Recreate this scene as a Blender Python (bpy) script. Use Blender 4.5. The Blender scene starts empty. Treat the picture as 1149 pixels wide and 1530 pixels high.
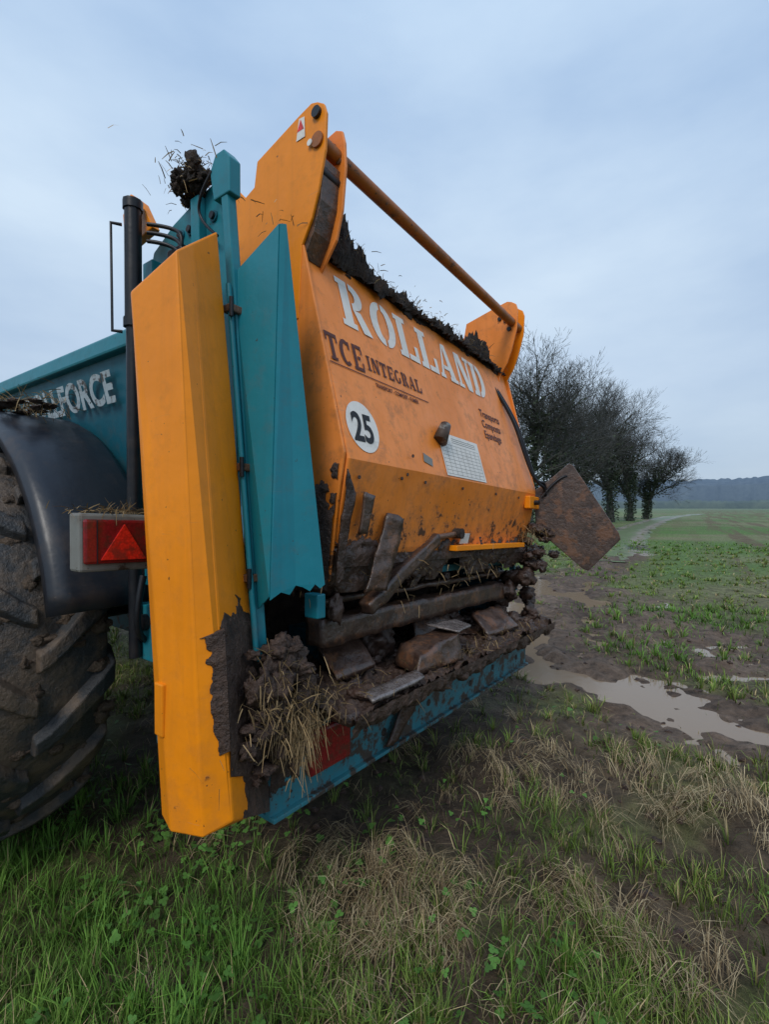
import bpy, bmesh, math, random
import numpy as np
from mathutils import Vector, Matrix, noise as mn
random.seed(7); rng=np.random.default_rng(7)
scene=bpy.context.scene
scene.view_settings.view_transform='Standard'; scene.view_settings.look='None'; scene.view_settings.exposure=0

# ------------------------------------------------------------ noise
def vn(x,y,s=0.0):
    x=np.asarray(x,float);y=np.asarray(y,float)
    xi=np.floor(x);yi=np.floor(y);xf=x-xi;yf=y-yi
    def h(a,b):
        v=np.sin(a*127.1+b*311.7+s*74.7)*43758.5453
        return v-np.floor(v)
    u=xf*xf*(3-2*xf);v=yf*yf*(3-2*yf)
    return (h(xi,yi)*(1-u)+h(xi+1,yi)*u)*(1-v)+(h(xi,yi+1)*(1-u)+h(xi+1,yi+1)*u)*v
def fbm(x,y,s=0,o=4):
    t=0;a=.5;n=0
    for i in range(o):
        t=t+a*vn(x*2**i,y*2**i,s+i*3.1);n+=a;a*=.5
    return t/n
def sstep(a,b,x):
    t=np.clip((x-a)/(b-a),0,1);return t*t*(3-2*t)
def dseg(x,y,pts):
    d=np.full(np.shape(x),1e9)
    for (ax,ay),(bx,by) in zip(pts[:-1],pts[1:]):
        vx,vy=bx-ax,by-ay
        t=np.clip(((x-ax)*vx+(y-ay)*vy)/(vx*vx+vy*vy),0,1)
        d=np.minimum(d,np.hypot(x-ax-t*vx,y-ay-t*vy))
    return d

# ------------------------------------------------------------ materials
def newmat(name):
    m=bpy.data.materials.new(name);m.use_nodes=True
    nt=m.node_tree;b=nt.nodes['Principled BSDF'];return m,nt,b
def N(nt,t,**k):
    n=nt.nodes.new(t)
    for a,b in k.items(): setattr(n,a,b)
    return n
def noiseN(nt,vec,scale,detail=6,rough=.6):
    n=N(nt,'ShaderNodeTexNoise');n.inputs['Scale'].default_value=scale
    n.inputs['Detail'].default_value=detail;n.inputs['Roughness'].default_value=rough
    nt.links.new(vec,n.inputs['Vector']);return n.outputs['Fac']
def ramp(nt,fac,a,b,ca=(0,0,0,1),cb=(1,1,1,1)):
    r=N(nt,'ShaderNodeValToRGB');e=r.color_ramp.elements
    e[0].position=a;e[1].position=b;e[0].color=ca;e[1].color=cb
    nt.links.new(fac,r.inputs[0]);return r.outputs[0]
def mix(nt,fac,a,b,mode='MIX'):
    n=N(nt,'ShaderNodeMix');n.data_type='RGBA';n.blend_type=mode
    for s,v in ((0,fac),(6,a),(7,b)):
        if isinstance(v,bpy.types.NodeSocket): nt.links.new(v,n.inputs[s])
        else: n.inputs[s].default_value=v
    return n.outputs[2]
def mth(nt,op,a,b=0.0,clamp=False):
    n=N(nt,'ShaderNodeMath',operation=op);n.use_clamp=clamp
    for s,v in ((0,a),(1,b)):
        if isinstance(v,bpy.types.NodeSocket): nt.links.new(v,n.inputs[s])
        else: n.inputs[s].default_value=v
    return n.outputs[0]
def bump(nt,b,h,st,dist=.01):
    n=N(nt,'ShaderNodeBump');n.inputs['Strength'].default_value=st;n.inputs['Distance'].default_value=dist
    nt.links.new(h,n.inputs['Height']);nt.links.new(n.outputs[0],b.inputs['Normal'])
DIRT=(.050,.029,.019,1)
def paint(name,col,rough=.4,dirt=.5,zlo=.6,zhi=1.3,spec=.35,sheen=(0,0,0),speck=1.0):
    m,nt,b=newmat(name)
    co=N(nt,'ShaderNodeTexCoord').outputs['Object']
    n1=noiseN(nt,co,3.0,5,.62); n2=noiseN(nt,co,55,2,.5); n3=noiseN(nt,co,14,6,.7)
    mp=N(nt,'ShaderNodeMapping');mp.inputs['Scale'].default_value=(26,26,1.2);nt.links.new(co,mp.inputs[0])
    ns=noiseN(nt,mp.outputs[0],1.0,4,.6)
    mp2=N(nt,'ShaderNodeMapping');mp2.inputs['Scale'].default_value=(4,4,70);mp2.inputs['Rotation'].default_value=(.5,.4,.3);nt.links.new(co,mp2.inputs[0])
    nsc=noiseN(nt,mp2.outputs[0],1.6,3,.6)
    sep=N(nt,'ShaderNodeSeparateXYZ');nt.links.new(co,sep.inputs[0])
    mr=N(nt,'ShaderNodeMapRange');mr.inputs[1].default_value=zlo;mr.inputs[2].default_value=zhi
    mr.inputs[3].default_value=1;mr.inputs[4].default_value=0;nt.links.new(sep.outputs[2],mr.inputs[0])
    low=mr.outputs[0]
    c2=tuple(min(1,c*1.0+f) for c,f in zip(col,sheen))+(1,)
    base=mix(nt,ramp(nt,n1,.35,.7),tuple(c*.85 for c in col)+(1,),c2)
    st=mth(nt,'MULTIPLY',ramp(nt,ns,.50,.78),.12+.24*dirt)
    base=mix(nt,st,base,tuple(c*.45+.02 for c in col)+(1,))
    gr=mth(nt,'MULTIPLY',ramp(nt,mth(nt,'ADD',mth(nt,'ADD',n3,mth(nt,'MULTIPLY',n1,.5)),mth(nt,'MULTIPLY',low,.16)),.77,1.0),.55*dirt)
    base=mix(nt,gr,base,(.11,.07,.045,1))
    scr=mth(nt,'MULTIPLY',mth(nt,'MULTIPLY',ramp(nt,nsc,.68,.70),ramp(nt,n1,.48,.58)),.35)
    base=mix(nt,scr,base,tuple(c*.4+.12 for c in col)+(1,))
    sp=ramp(nt,mth(nt,'ADD',n2,mth(nt,'MULTIPLY',low,.06)),.755-.035*dirt*speck,.785-.035*dirt*speck)
    base=mix(nt,mth(nt,'MULTIPLY',sp,.8),base,DIRT)
    t=mth(nt,'ADD',n3,mth(nt,'MULTIPLY',low,.26*dirt+.05))
    g=ramp(nt,t,.73,.79)
    base=mix(nt,mth(nt,'MULTIPLY',g,.9),base,DIRT)
    nt.links.new(base,b.inputs['Base Color'])
    rr=mth(nt,'ADD',mth(nt,'MULTIPLY',n3,.35),rough-.12,True);nt.links.new(rr,b.inputs['Roughness'])
    b.inputs['Specular IOR Level'].default_value=spec
    bump(nt,b,mth(nt,'ADD',mth(nt,'MULTIPLY',n1,.8),mth(nt,'MULTIPLY',g,.25)),.45,.016)
    return m
def rough_mat(name,c1,c2,scale=14,rough=.75,bs=.9,bd=.02,spec=.4,rust=None):
    m,nt,b=newmat(name)
    co=N(nt,'ShaderNodeTexCoord').outputs['Object']
    n1=noiseN(nt,co,scale,6,.68);n2=noiseN(nt,co,scale*5,4,.7)
    f=mth(nt,'ADD',mth(nt,'MULTIPLY',n1,.6),mth(nt,'MULTIPLY',n2,.4))
    c=mix(nt,ramp(nt,f,.38,.62),c1+(1,),c2+(1,))
    if rust:
        n3=noiseN(nt,co,scale*.8+3.3,5,.7);c=mix(nt,mth(nt,'MULTIPLY',ramp(nt,n3,.52,.60),.7),c,rust+(1,))
    nt.links.new(c,b.inputs['Base Color'])
    nt.links.new(mth(nt,'ADD',mth(nt,'MULTIPLY',n2,.5),rough-.3,True),b.inputs['Roughness'])
    b.inputs['Specular IOR Level'].default_value=spec
    if bs>.05: bump(nt,b,mth(nt,'ADD',n1,mth(nt,'MULTIPLY',n2,.5)),bs,bd)
    return m
ORANGE=paint('orange_paint',(.95,.285,.006),.36,.34,.55,1.0,.3)
ORANGE_H=paint('orange_hood_paint',(.92,.25,.018),.38,.85,1.25,1.70,.4,sheen=(.02,.05,.05),speck=.6)  # paler patches in the colour stand in for sky sheen on the hood
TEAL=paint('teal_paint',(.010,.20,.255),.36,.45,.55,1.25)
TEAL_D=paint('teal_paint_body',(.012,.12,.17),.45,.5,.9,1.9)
BEAMT=paint('teal_beam_paint',(.03,.19,.24),.45,.9,.4,1.0)
MUD=rough_mat('manure_mud',(.026,.014,.010),(.100,.058,.040),16,.58,1.0,.02,.45)
MUDW=rough_mat('wet_mud_steel',(.024,.013,.010),(.085,.047,.033),9,.45,.9,.015,.55)
MUDR=rough_mat('rusty_muddy_steel',(.030,.016,.012),(.095,.055,.038),9,.42,.7,.010,.7,(.17,.075,.035))
BLACKM=rough_mat('manure_dark',(.010,.007,.006),(.060,.040,.030),20,.8,1.0,.02)
BLACK=paint('black_metal',(.010,.011,.015),.35,.3,.6,1.2)
FEND=paint('black_plastic',(.016,.019,.027),.32,.45,.9,1.5,.5)
RUST=rough_mat('rusty_steel',(.07,.035,.02),(.20,.10,.055),25,.5,.5,.006,.6)
STEEL=rough_mat('wet_steel',(.07,.055,.05),(.22,.19,.18),25,.32,.5,.004,.9)
WHITE=paint('white_decal',(.82,.78,.72),.45,.5,1.1,1.5)
TXTD=paint('dark_decal',(.10,.026,.018),.5,.2,0,.1)
TXTB=paint('black_decal',(.01,.01,.012),.5,.0,0,.1)
TXTG=paint('grey_decal',(.45,.54,.58),.5,.5,0,.1)
GREYP=paint('grey_plastic',(.22,.22,.20),.5,1.0,.9,1.7)
def redm(n,c,r):
    m,nt,b=newmat(n);co=N(nt,'ShaderNodeTexCoord').outputs['Object']
    v=N(nt,'ShaderNodeTexVoronoi');v.inputs['Scale'].default_value=130;nt.links.new(co,v.inputs[0])
    n1=noiseN(nt,co,18,6,.6)
    base=mix(nt,ramp(nt,v.outputs['Distance'],.1,.9),c+(1,),tuple(x*.6 for x in c)+(1,))
    nt.links.new(mix(nt,mth(nt,'MULTIPLY',ramp(nt,n1,.48,.60),.65),base,DIRT),b.inputs['Base Color'])
    b.inputs['Roughness'].default_value=r;return m
RED=redm('red_lens',(.26,.012,.016),.2);REDB=redm('red_reflector',(.90,.03,.015),.25)
m,nt,b=newmat('muddy_rubber');co=N(nt,'ShaderNodeTexCoord').outputs['Object']
n1=noiseN(nt,co,6,7,.68);n2=noiseN(nt,co,45,5,.7)
nt.links.new(mix(nt,ramp(nt,n1,.46,.60),(.038,.040,.043,1),mix(nt,n2,(.070,.048,.034,1),(.19,.14,.10,1))),b.inputs['Base Color'])
b.inputs['Roughness'].default_value=.5;bump(nt,b,mth(nt,'ADD',n1,mth(nt,'MULTIPLY',n2,.5)),.8,.022);TYRE=m
def vcol(name,rough,nscale,amt,bs,bd,spec=.3,rows=False):
    m,nt,b=newmat(name)
    a=N(nt,'ShaderNodeAttribute');a.attribute_name='col'
    co=N(nt,'ShaderNodeTexCoord').outputs['Object']
    n1=noiseN(nt,co,nscale,8 if bs else 2,.72)
    f=ramp(nt,n1,.28,.72,(1-amt,1-amt,1-amt,1),(1+amt,1+amt,1+amt,1))
    c=mix(nt,1.0,a.outputs['Color'],f,'MULTIPLY')
    if rows:
        mp=N(nt,'ShaderNodeMapping');mp.inputs['Rotation'].default_value=(0,0,math.atan2(.54,.84));nt.links.new(co,mp.inputs[0])
        mp2=N(nt,'ShaderNodeMapping');mp2.inputs['Scale'].default_value=(1.0,.05,1);nt.links.new(mp.outputs[0],mp2.inputs[0])
        nr_=noiseN(nt,mp2.outputs[0],1.1,3,.6)
        n5=noiseN(nt,co,1.6,5,.7)
        rr=mth(nt,'MULTIPLY',mth(nt,'MULTIPLY',ramp(nt,nr_,.47,.56),ramp(nt,n5,.32,.55)),a.outputs['Alpha'])
        c=mix(nt,rr,c,(.130,.088,.052,1))
    nt.links.new(c,b.inputs['Base Color'])
    b.inputs['Roughness'].default_value=rough;b.inputs['Specular IOR Level'].default_value=spec
    if bs: bump(nt,b,n1,bs,bd)
    return m
GROUND=vcol('earth',.80,9,.75,1.0,.05,.25,True)
BLADE=vcol('grass_blade',.6,3,.1,0,0,.2)
STRAWM=vcol('straw_blade',.65,5,.15,0,0,.2)
BARK=rough_mat('bark',(.034,.034,.030),(.072,.072,.062),3,.9,0,.05)
TWIG=rough_mat('twig',(.042,.044,.044),(.076,.077,.072),.5,.95,0,.01)
IVY=rough_mat('ivy_leaf',(.018,.032,.016),(.054,.074,.038),.6,.7,0,.01)
HILLM=rough_mat('hazy_hill',(.115,.155,.205),(.15,.195,.24),.02,1,0,.01,0)  # aerial haze is painted into the hill and hedge base colours
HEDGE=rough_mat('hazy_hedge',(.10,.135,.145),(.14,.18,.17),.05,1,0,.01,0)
m,nt,b=newmat('puddle_water')
b.inputs['Base Color'].default_value=(.27,.19,.125,1);b.inputs['Roughness'].default_value=.04;b.inputs['IOR'].default_value=1.33
co=N(nt,'ShaderNodeTexCoord').outputs['Object'];bump(nt,b,noiseN(nt,co,14,3,.5),.10,.012);WATER=m

# ------------------------------------------------------------ mesh helpers
def npmesh(name,V,loops,starts,totals,mats,col=None,parent=None,smooth=False,matidx=None,alpha=None):
    me=bpy.data.meshes.new(name)
    V=np.asarray(V,np.float32)
    me.vertices.add(len(V));me.vertices.foreach_set('co',V.ravel())
    me.loops.add(len(loops));me.loops.foreach_set('vertex_index',np.asarray(loops,np.int32))
    me.polygons.add(len(starts));me.polygons.foreach_set('loop_start',np.asarray(starts,np.int32))
    try: me.polygons.foreach_set('loop_total',np.asarray(totals,np.int32))
    except Exception: pass
    if matidx is not None: me.polygons.foreach_set('material_index',np.asarray(matidx,np.int32))
    me.update(calc_edges=True);me.validate()
    if col is not None:
        a=me.color_attributes.new('col','FLOAT_COLOR','POINT')
        c=np.ones((len(V),4),np.float32);c[:,:3]=col
        if alpha is not None:c[:,3]=alpha
        a.data.foreach_set('color',c.ravel())
    for mm in mats: me.materials.append(mm)
    if smooth: me.polygons.foreach_set('use_smooth',np.ones(len(starts),bool))
    o=bpy.data.objects.new(name,me);scene.collection.objects.link(o)
    if parent: o.parent=parent
    return o
SH=.045
def sh(p): return (p[0],p[1],p[2]-SH*p[0])
def mesh(name,verts,faces,mat,parent=None,shear=True,solid=0,bevel=0,smooth=False,off=0):
    if shear: verts=[sh(v) for v in verts]
    me=bpy.data.meshes.new(name);me.from_pydata([tuple(v) for v in verts],[],faces);me.update()
    bm=bmesh.new();bm.from_mesh(me);bmesh.ops.recalc_face_normals(bm,faces=bm.faces);bm.to_mesh(me);bm.free()
    me.materials.append(mat)
    o=bpy.data.objects.new(name,me);scene.collection.objects.link(o)
    if parent:o.parent=parent
    if solid:
        s=o.modifiers.new('s','SOLIDIFY');s.thickness=solid;s.offset=off
    if bevel:
        s=o.modifiers.new('b','BEVEL');s.width=bevel;s.segments=2;s.limit_method='ANGLE'
    if smooth:
        for p in me.polygons:p.use_smooth=True
    return o
HF=[(0,1,2,3),(4,5,6,7),(0,1,5,4),(1,2,6,5),(2,3,7,6),(3,0,4,7)]
def boxv(lo,hi):
    x0,y0,z0=lo;x1,y1,z1=hi
    return [(x0,y0,z0),(x1,y0,z0),(x1,y1,z0),(x0,y1,z0),(x0,y0,z1),(x1,y0,z1),(x1,y1,z1),(x0,y1,z1)]
def box(name,lo,hi,mat,parent,bevel=.004,shear=True):
    return mesh(name,boxv(lo,hi),HF,mat,parent,shear,bevel=bevel)
def rough_solid(name,v8,mat,parent,step=.02,amp=.012):
    """mud-caked steel member: hexahedron, densely divided and displaced"""
    bm=bmesh.new();vs=[bm.verts.new(sh(v)) for v in v8]
    for f in HF: bm.faces.new([vs[i] for i in f])
    bmesh.ops.recalc_face_normals(bm,faces=bm.faces)
    for it in range(8):
        ed=[e for e in bm.edges if e.calc_length()>step*1.6]
        if not ed or len(bm.verts)>40000:break
        bmesh.ops.subdivide_edges(bm,edges=ed,cuts=1,use_grid_fill=True)
    bmesh.ops.triangulate(bm,faces=[f for f in bm.faces if len(f.verts)>4])
    bm.normal_update();sd=Vector((random.uniform(0,50),)*3)
    for v in bm.verts:
        p=v.co*9+sd;k_=mn.noise(p)+.6*mn.noise(p*2.7)+.4*mn.noise(p*6.5)
        v.co+=v.normal*amp*k_+Vector((mn.noise(p*1.3+Vector((9,0,0))),mn.noise(p*1.3+Vector((0,9,0))),mn.noise(p*1.3)))*amp*.8
    me=bpy.data.meshes.new(name);bm.to_mesh(me);bm.free();me.materials.append(mat)
    for p in me.polygons:p.use_smooth=True
    o=bpy.data.objects.new(name,me);scene.collection.objects.link(o);o.parent=parent;return o
def slab(pts4,th,d=(0,0,1)):
    d=Vector(d).normalized()*th
    return [tuple(Vector(p)) for p in pts4]+[tuple(Vector(p)+d) for p in pts4]
def prism(name,prof,u0,u1,mat,parent,bevel=.004,shear=True):
    n=len(prof);v=[(u0,a,b) for a,b in prof]+[(u1,a,b) for a,b in prof]
    f=[tuple(range(n)),tuple(range(n,2*n))]+[(i,(i+1)%n,n+(i+1)%n,n+i) for i in range(n)]
    return mesh(name,v,f,mat,parent,shear,bevel=bevel)
def tube(name,pts,r,mat,parent,shear=True,smooth=True,res=3):
    cu=bpy.data.curves.new(name,'CURVE');cu.dimensions='3D'
    sp=cu.splines.new('NURBS' if (smooth and len(pts)>2) else 'POLY');sp.points.add(len(pts)-1)
    for i,p in enumerate(pts):
        q=sh(p) if shear else p
        sp.points[i].co=(*q,1)
    if sp.type=='NURBS': sp.order_u=3;sp.use_endpoint_u=True
    cu.bevel_depth=r;cu.bevel_resolution=res;cu.use_fill_caps=True;cu.materials.append(mat)
    o=bpy.data.objects.new(name,cu);scene.collection.objects.link(o)
    if parent:o.parent=parent
    return o

# ------------------------------------------------------------ ground
MUDE=[(2.5,7.2,1.8,3.2),(1.75,4.9,.9,1.4),(2.3,3.4,1.1,.5),(3.6,2.7,1.0,.35)]
def mudmask(x,y):
    e=(fbm(x*1.3,y*1.3,5)-.5)*1.5
    m=np.zeros(np.shape(x))
    for cx,cy,rx,ry in MUDE:
        d=np.hypot((x-cx)/rx,(y-cy)/ry);m=np.maximum(m,sstep(1.15,.75,d+e))
    dt=dseg(x,y,[(2.4,7.5),(3.6,9.6),(5.4,12),(7.2,15.2)])
    m=np.maximum(m,sstep(1.1,.6,dt+e*.7))
    return m
def ruts(x,y):
    o=0
    for off in (-.55,.45):
        w=.12+.05*vn(x*2,y*2,88)
        d=dseg(x,y,[(1.9+off,3.6),(2.0+off,5.5),(2.6+off,7.5),(3.7+off,9.6),(5.4+off,12),(7.2+off,15.2)])
        o=np.maximum(o,np.exp(-(d/w)**2))
    return o
def pud(x,y):
    w=.35+1.3*vn(x*2.9,y*2.9,9)
    a=np.exp(-(dseg(x,y,[(2.1,7.4),(1.85,6.0),(1.55,5.0),(1.6,4.3)])/(.17*w))**2)
    b=np.exp(-(dseg(x,y,[(1.4,4.4),(1.7,4.1),(2.05,3.78)])/(.25*w))**2)
    c=np.exp(-(dseg(x,y,[(2.0,3.65),(2.35,3.25),(2.75,2.95),(3.5,2.45),(4.4,2.0)])/(.105*w))**2)
    e=np.exp(-(dseg(x,y,[(3.4,7.6),(2.9,8.8),(3.2,10.5)])/(.28*w))**2)
    return np.maximum(np.maximum(a,b),np.maximum(c,e*.85))
TRACK=[(5.8,12.6),(7.0,15),(8.6,18),(10.9,22.5),(15.2,30),(20.6,38.6),(30,53),(43,72),(66,100)]
def H(x,y):
    d=np.hypot(x,y);near=np.exp(-(d/30)**2)
    h=near*(.07*(vn(x*.8,y*.8,1)-.5)+.055*(vn(x*3,y*3,2)-.5)+.032*(vn(x*9,y*9,3)-.5))
    m=mudmask(x,y)
    h=np.where(m<.2,np.maximum(h,-.02),h)
    h=h+m*(.06*(vn(x*4,y*4,4)-.5)+.055*(vn(x*11,y*11,6)-.5)+.000-.040*ruts(x,y))-.072*pud(x,y)
    h=h+.75*np.exp(-(dseg(x,y,[(3,30),(12.5,44),(26,62),(40,84)])/2.6)**2)
    h=h+.10*(vn(x*.15,y*.15,8)-.5)*(1-near)
    return h
WL=-.032
n=600;k=8.0;s=np.linspace(-1,1,n);A=1600/np.sinh(k)
gx=.8+A*np.sinh(k*s);gy=3.2+A*np.sinh(k*s)
X,Y=np.meshgrid(gx,gy);X=X.ravel();Y=Y.ravel();Z=H(X,Y)
def lerp(a,b,t): return a*(1-t[:,None])+b*t[:,None]
def C(*c): return np.array([c],float)
HAZE=C(.17,.22,.24)  # distance haze, blended into the ground and track colours
D=np.hypot(X,Y)
col=lerp(C(.055,.038,.025),C(.16,.115,.070),fbm(X*4,Y*4,11))
gr=lerp(C(.09,.135,.028),C(.19,.19,.070),fbm(X*1.1,Y*1.1,12))
col=lerp(col,gr,sstep(.47,.62,fbm(X*2.2,Y*2.2,13))*.6)
far=lerp(C(.10,.16,.038),C(.19,.185,.085),sstep(.35,.65,fbm(X*.25,Y*.25,14)))
far=lerp(far,C(.085,.18,.025),sstep(.45,.7,fbm(X*.12,Y*.5,17))*.6)
col=lerp(col,far,sstep(5,14,D))
rowm=sstep(9,14,D)*sstep(1.0,2.5,X*.84-Y*.54+1.0)*sstep(400,100,D)
rowm=np.maximum(rowm,sstep(9,14,D)*.35*sstep(400,100,D))
mm=mudmask(X,Y);mud=lerp(C(.060,.038,.027),C(.20,.14,.10),fbm(X*3,Y*3,15))
mud=lerp(mud,C(.055,.035,.025),ruts(X,Y)*.6)
col=lerp(col,mud,mm)
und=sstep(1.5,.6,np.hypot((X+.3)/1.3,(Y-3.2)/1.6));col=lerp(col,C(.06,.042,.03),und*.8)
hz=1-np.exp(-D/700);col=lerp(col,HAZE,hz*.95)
i=np.arange(n-1);I,J=np.meshgrid(i,i);b0=(J*n+I).ravel()
loops=np.stack([b0,b0+1,b0+n+1,b0+n],1).ravel();st=np.arange(len(b0))*4
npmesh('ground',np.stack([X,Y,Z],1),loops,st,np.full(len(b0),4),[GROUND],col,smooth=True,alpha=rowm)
mesh('puddle_water',[(.6,1.6,WL),(6,1.6,WL),(6,12.5,WL),(.6,12.5,WL)],[(0,1,2,3)],WATER,shear=False)
def track():
    pts=[np.array(p,float) for p in TRACK];res=[]
    for a,b in zip(pts[:-1],pts[1:]):
        L=np.linalg.norm(b-a);m_=max(8,int(L/.5))
        for q in range(m_): res.append(a+(b-a)*q/m_)
    res=np.array(res);ker=np.ones(11)/11
    rs=np.stack([np.convolve(np.pad(res[:,j],5,'edge'),ker,'valid') for j in range(2)],1)
    T=np.gradient(rs,axis=0);T/=np.linalg.norm(T,axis=1)[:,None];Nn=np.stack([-T[:,1],T[:,0]],1)
    W=np.linspace(-1.45,1.45,21);V=[];Cc=[];zc=H(rs[:,0],rs[:,1])
    for a,w in enumerate(W):
        edge=1+.3*(vn(rs[:,0]*.8,rs[:,1]*.8,30+a%2)-.5)*2
        q=rs+Nn*(w*edge)[:,None]
        rut=np.exp(-((abs(w)-.80)/.26)**2)
        z=np.maximum(H(q[:,0],q[:,1]),zc-.02)+.02-.02*rut-.08*max(0,abs(w)-1.1)/.35-.05*sstep(16,12.5,q[:,1])
        V.append(np.stack([q[:,0],q[:,1],z],1))
        t=np.full(len(q),rut);t=np.clip(t+(vn(q[:,0]*1.5,q[:,1]*1.5,33)-.5)*.7,0,1)
        cc=lerp(C(.11,.15,.045),C(.26,.205,.165),t);hz=1-np.exp(-np.hypot(q[:,0],q[:,1])/700)
        Cc.append(lerp(cc,HAZE,hz))
    m_=len(rs);V=np.concatenate(V);Cc=np.concatenate(Cc);lp=[]
    for a in range(20):
        for q in range(m_-1): lp+= [a*m_+q,a*m_+q+1,(a+1)*m_+q+1,(a+1)*m_+q]
    nf=len(lp)//4
    mt=vcol('track_earth',.5,3,.5,.5,.03,.4)
    npmesh('dirt_track',V,lp,np.arange(nf)*4,np.full(nf,4),[mt],Cc,smooth=True)
track()

# ------------------------------------------------------------ grass
def blades(name,x,y,L,w,tau,col,mat,zoff=0,a=None):
    m_=len(x);z=H(x,y)-.004+zoff
    if a is None:a=rng.uniform(0,2*np.pi,m_)
    d=np.stack([np.cos(a),np.sin(a),np.zeros(m_)],1)
    a2=a+np.pi/2+rng.normal(0,.5,m_);s_=np.stack([np.cos(a2),np.sin(a2),np.zeros(m_)],1)*(w/2)[:,None]
    up=C(0,0,1)
    p=np.stack([x,y,z],1)
    mid=p+(L*.5)[:,None]*(np.sin(tau*.6)[:,None]*d+np.cos(tau*.6)[:,None]*up)
    tip=mid+(L*.5)[:,None]*(np.sin(tau*1.5)[:,None]*d+np.cos(tau*1.5)[:,None]*up)
    tip[:,2]=np.maximum(tip[:,2],z+.006)
    V=np.stack([p-s_,p+s_,mid-s_*.75,mid+s_*.75,tip],1).reshape(-1,3)
    b_=np.arange(m_)*5
    lp=np.stack([b_,b_+1,b_+3,b_+2,b_+2,b_+3,b_+4],1).ravel()
    st=np.stack([np.arange(m_)*7,np.arange(m_)*7+4],1).ravel();tt=np.tile([4,3],m_)
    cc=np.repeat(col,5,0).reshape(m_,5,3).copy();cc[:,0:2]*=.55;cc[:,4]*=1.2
    return (V,lp,st,tt,cc.reshape(-1,3))
def join(name,parts,mat):
    Vs=[];lps=[];sts=[];tts=[];cs=[];vo=lo=0
    for V,lp,st,tt,cc in parts:
        Vs.append(V);lps.append(lp+vo);sts.append(st+lo);tts.append(tt);cs.append(cc);vo+=len(V);lo+=len(lp)
    return npmesh(name,np.concatenate(Vs),np.concatenate(lps),np.concatenate(sts),np.concatenate(tts),[mat],np.concatenate(cs))
def scatter(m_,r0,r1,amax=60):
    r=np.exp(rng.uniform(np.log(r0),np.log(r1),m_));a=np.radians(rng.uniform(-amax,amax,m_))
    return r*np.sin(a),r*np.cos(a)
def g2(x,y,cx,cy,rx,ry): return np.exp(-((x-cx)/rx)**2-((y-cy)/ry)**2)
def lushf(x,y):
    return np.clip(g2(x,y,-1.5,2.1,1.0,.7)+g2(x,y,3.9,6.4,1.7,1.3)+.8*g2(x,y,-.6,1.5,.5,.4)+.8*g2(x,y,2.7,4.8,.7,.6)+.8*sstep(12,18,y)+.8*g2(x,y,.5,1.5,.3,.22)+.8*g2(x,y,4.5,11,2,1.6)+.7*g2(x,y,.5,2.25,.45,.28)+.7*g2(x,y,1.7,1.7,.4,.25)+.5*g2(x,y,1.2,3.0,.5,.3),0,1)
def dryf(x,y):
    return np.clip(g2(x,y,0,1.75,.30,.22)+g2(x,y,1.6,2.35,.6,.38)+g2(x,y,1.1,1.62,.3,.18)+.5*g2(x,y,.9,2.8,.6,.2)+.4*g2(x,y,-.5,1.6,.3,.2),0,1)
def dens(x,y):
    lu=lushf(x,y);dr=dryf(x,y);cl=fbm(x*2.8,y*2.8,40)
    und=sstep(1.4,.7,np.hypot((x+.1)/1.3,(y-3.2)/1.6))
    p=np.clip(sstep(.38,.57,cl)*1.0+.8*lu-.6*dr,0.03,1)*(1-mudmask(x,y)*(1-.6*lu)*.97)*(1-.85*und)*(pud(x,y)<.15)
    return p,lu,dr,cl
def gcolor(m_,lu):
    t=rng.random(m_);c=lerp(C(.095,.165,.026),C(.235,.285,.065),t);c=lerp(c,C(.085,.225,.028),lu*.75)
    dead=(rng.random(m_)<.16*(1-.8*lu))[:,None];return np.where(dead,C(.40,.31,.16),c)*rng.uniform(.6,1.3,(m_,1))
parts=[]
x,y=scatter(95000,1.0,24);p,lu,dr,cl=dens(x,y);kp=rng.random(len(x))<p;x,y,lu,cl=[q[kp] for q in(x,y,lu,cl)];m_=len(x);R=np.hypot(x,y)
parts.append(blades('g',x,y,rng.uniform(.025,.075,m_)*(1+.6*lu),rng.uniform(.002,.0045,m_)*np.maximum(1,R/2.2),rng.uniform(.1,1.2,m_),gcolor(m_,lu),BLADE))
tx,ty=scatter(9500,1.0,22);p,lu,dr,cl=dens(tx,ty);kp=rng.random(len(tx))<p;tx,ty,lu,cl=[q[kp] for q in(tx,ty,lu,cl)];nt_=len(tx)
nb=15;ti=np.repeat(np.arange(nt_),nb);m_=len(ti);R=np.hypot(tx,ty)[ti]
a=rng.uniform(0,2*np.pi,m_);rr=np.abs(rng.normal(0,.016,m_))*np.sqrt(np.maximum(R,1)/1.6);x=tx[ti]+rr*np.cos(a);y=ty[ti]+rr*np.sin(a)
sz=rng.uniform(.6,1.7,nt_)[ti]*(1+.4*lu[ti]);tc_=rng.uniform(.7,1.3,(nt_,1))[ti]
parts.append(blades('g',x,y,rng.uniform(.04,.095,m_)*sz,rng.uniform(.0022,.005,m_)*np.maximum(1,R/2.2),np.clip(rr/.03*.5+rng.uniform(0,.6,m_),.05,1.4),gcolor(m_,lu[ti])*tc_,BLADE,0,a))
join('grass',parts,BLADE)
parts=[]
x,y=scatter(38000,1.0,9)
dr=dryf(x,y);cl=fbm(x*2.5,y*2.5,45);p=np.clip(.20*sstep(.48,.66,cl)+.45*dr*sstep(.38,.55,cl)+.03,0,1)*(1-mudmask(x,y))*(pud(x,y)<.15)*(1-.7*lushf(x,y))
kp=rng.random(len(x))<p;x,y=x[kp],y[kp];m_=len(x);R=np.hypot(x,y)
scol=lambda m_:lerp(C(.28,.19,.095),C(.68,.54,.32),rng.random(m_)**1.3)*rng.uniform(.5,1.1,(m_,1))
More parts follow.
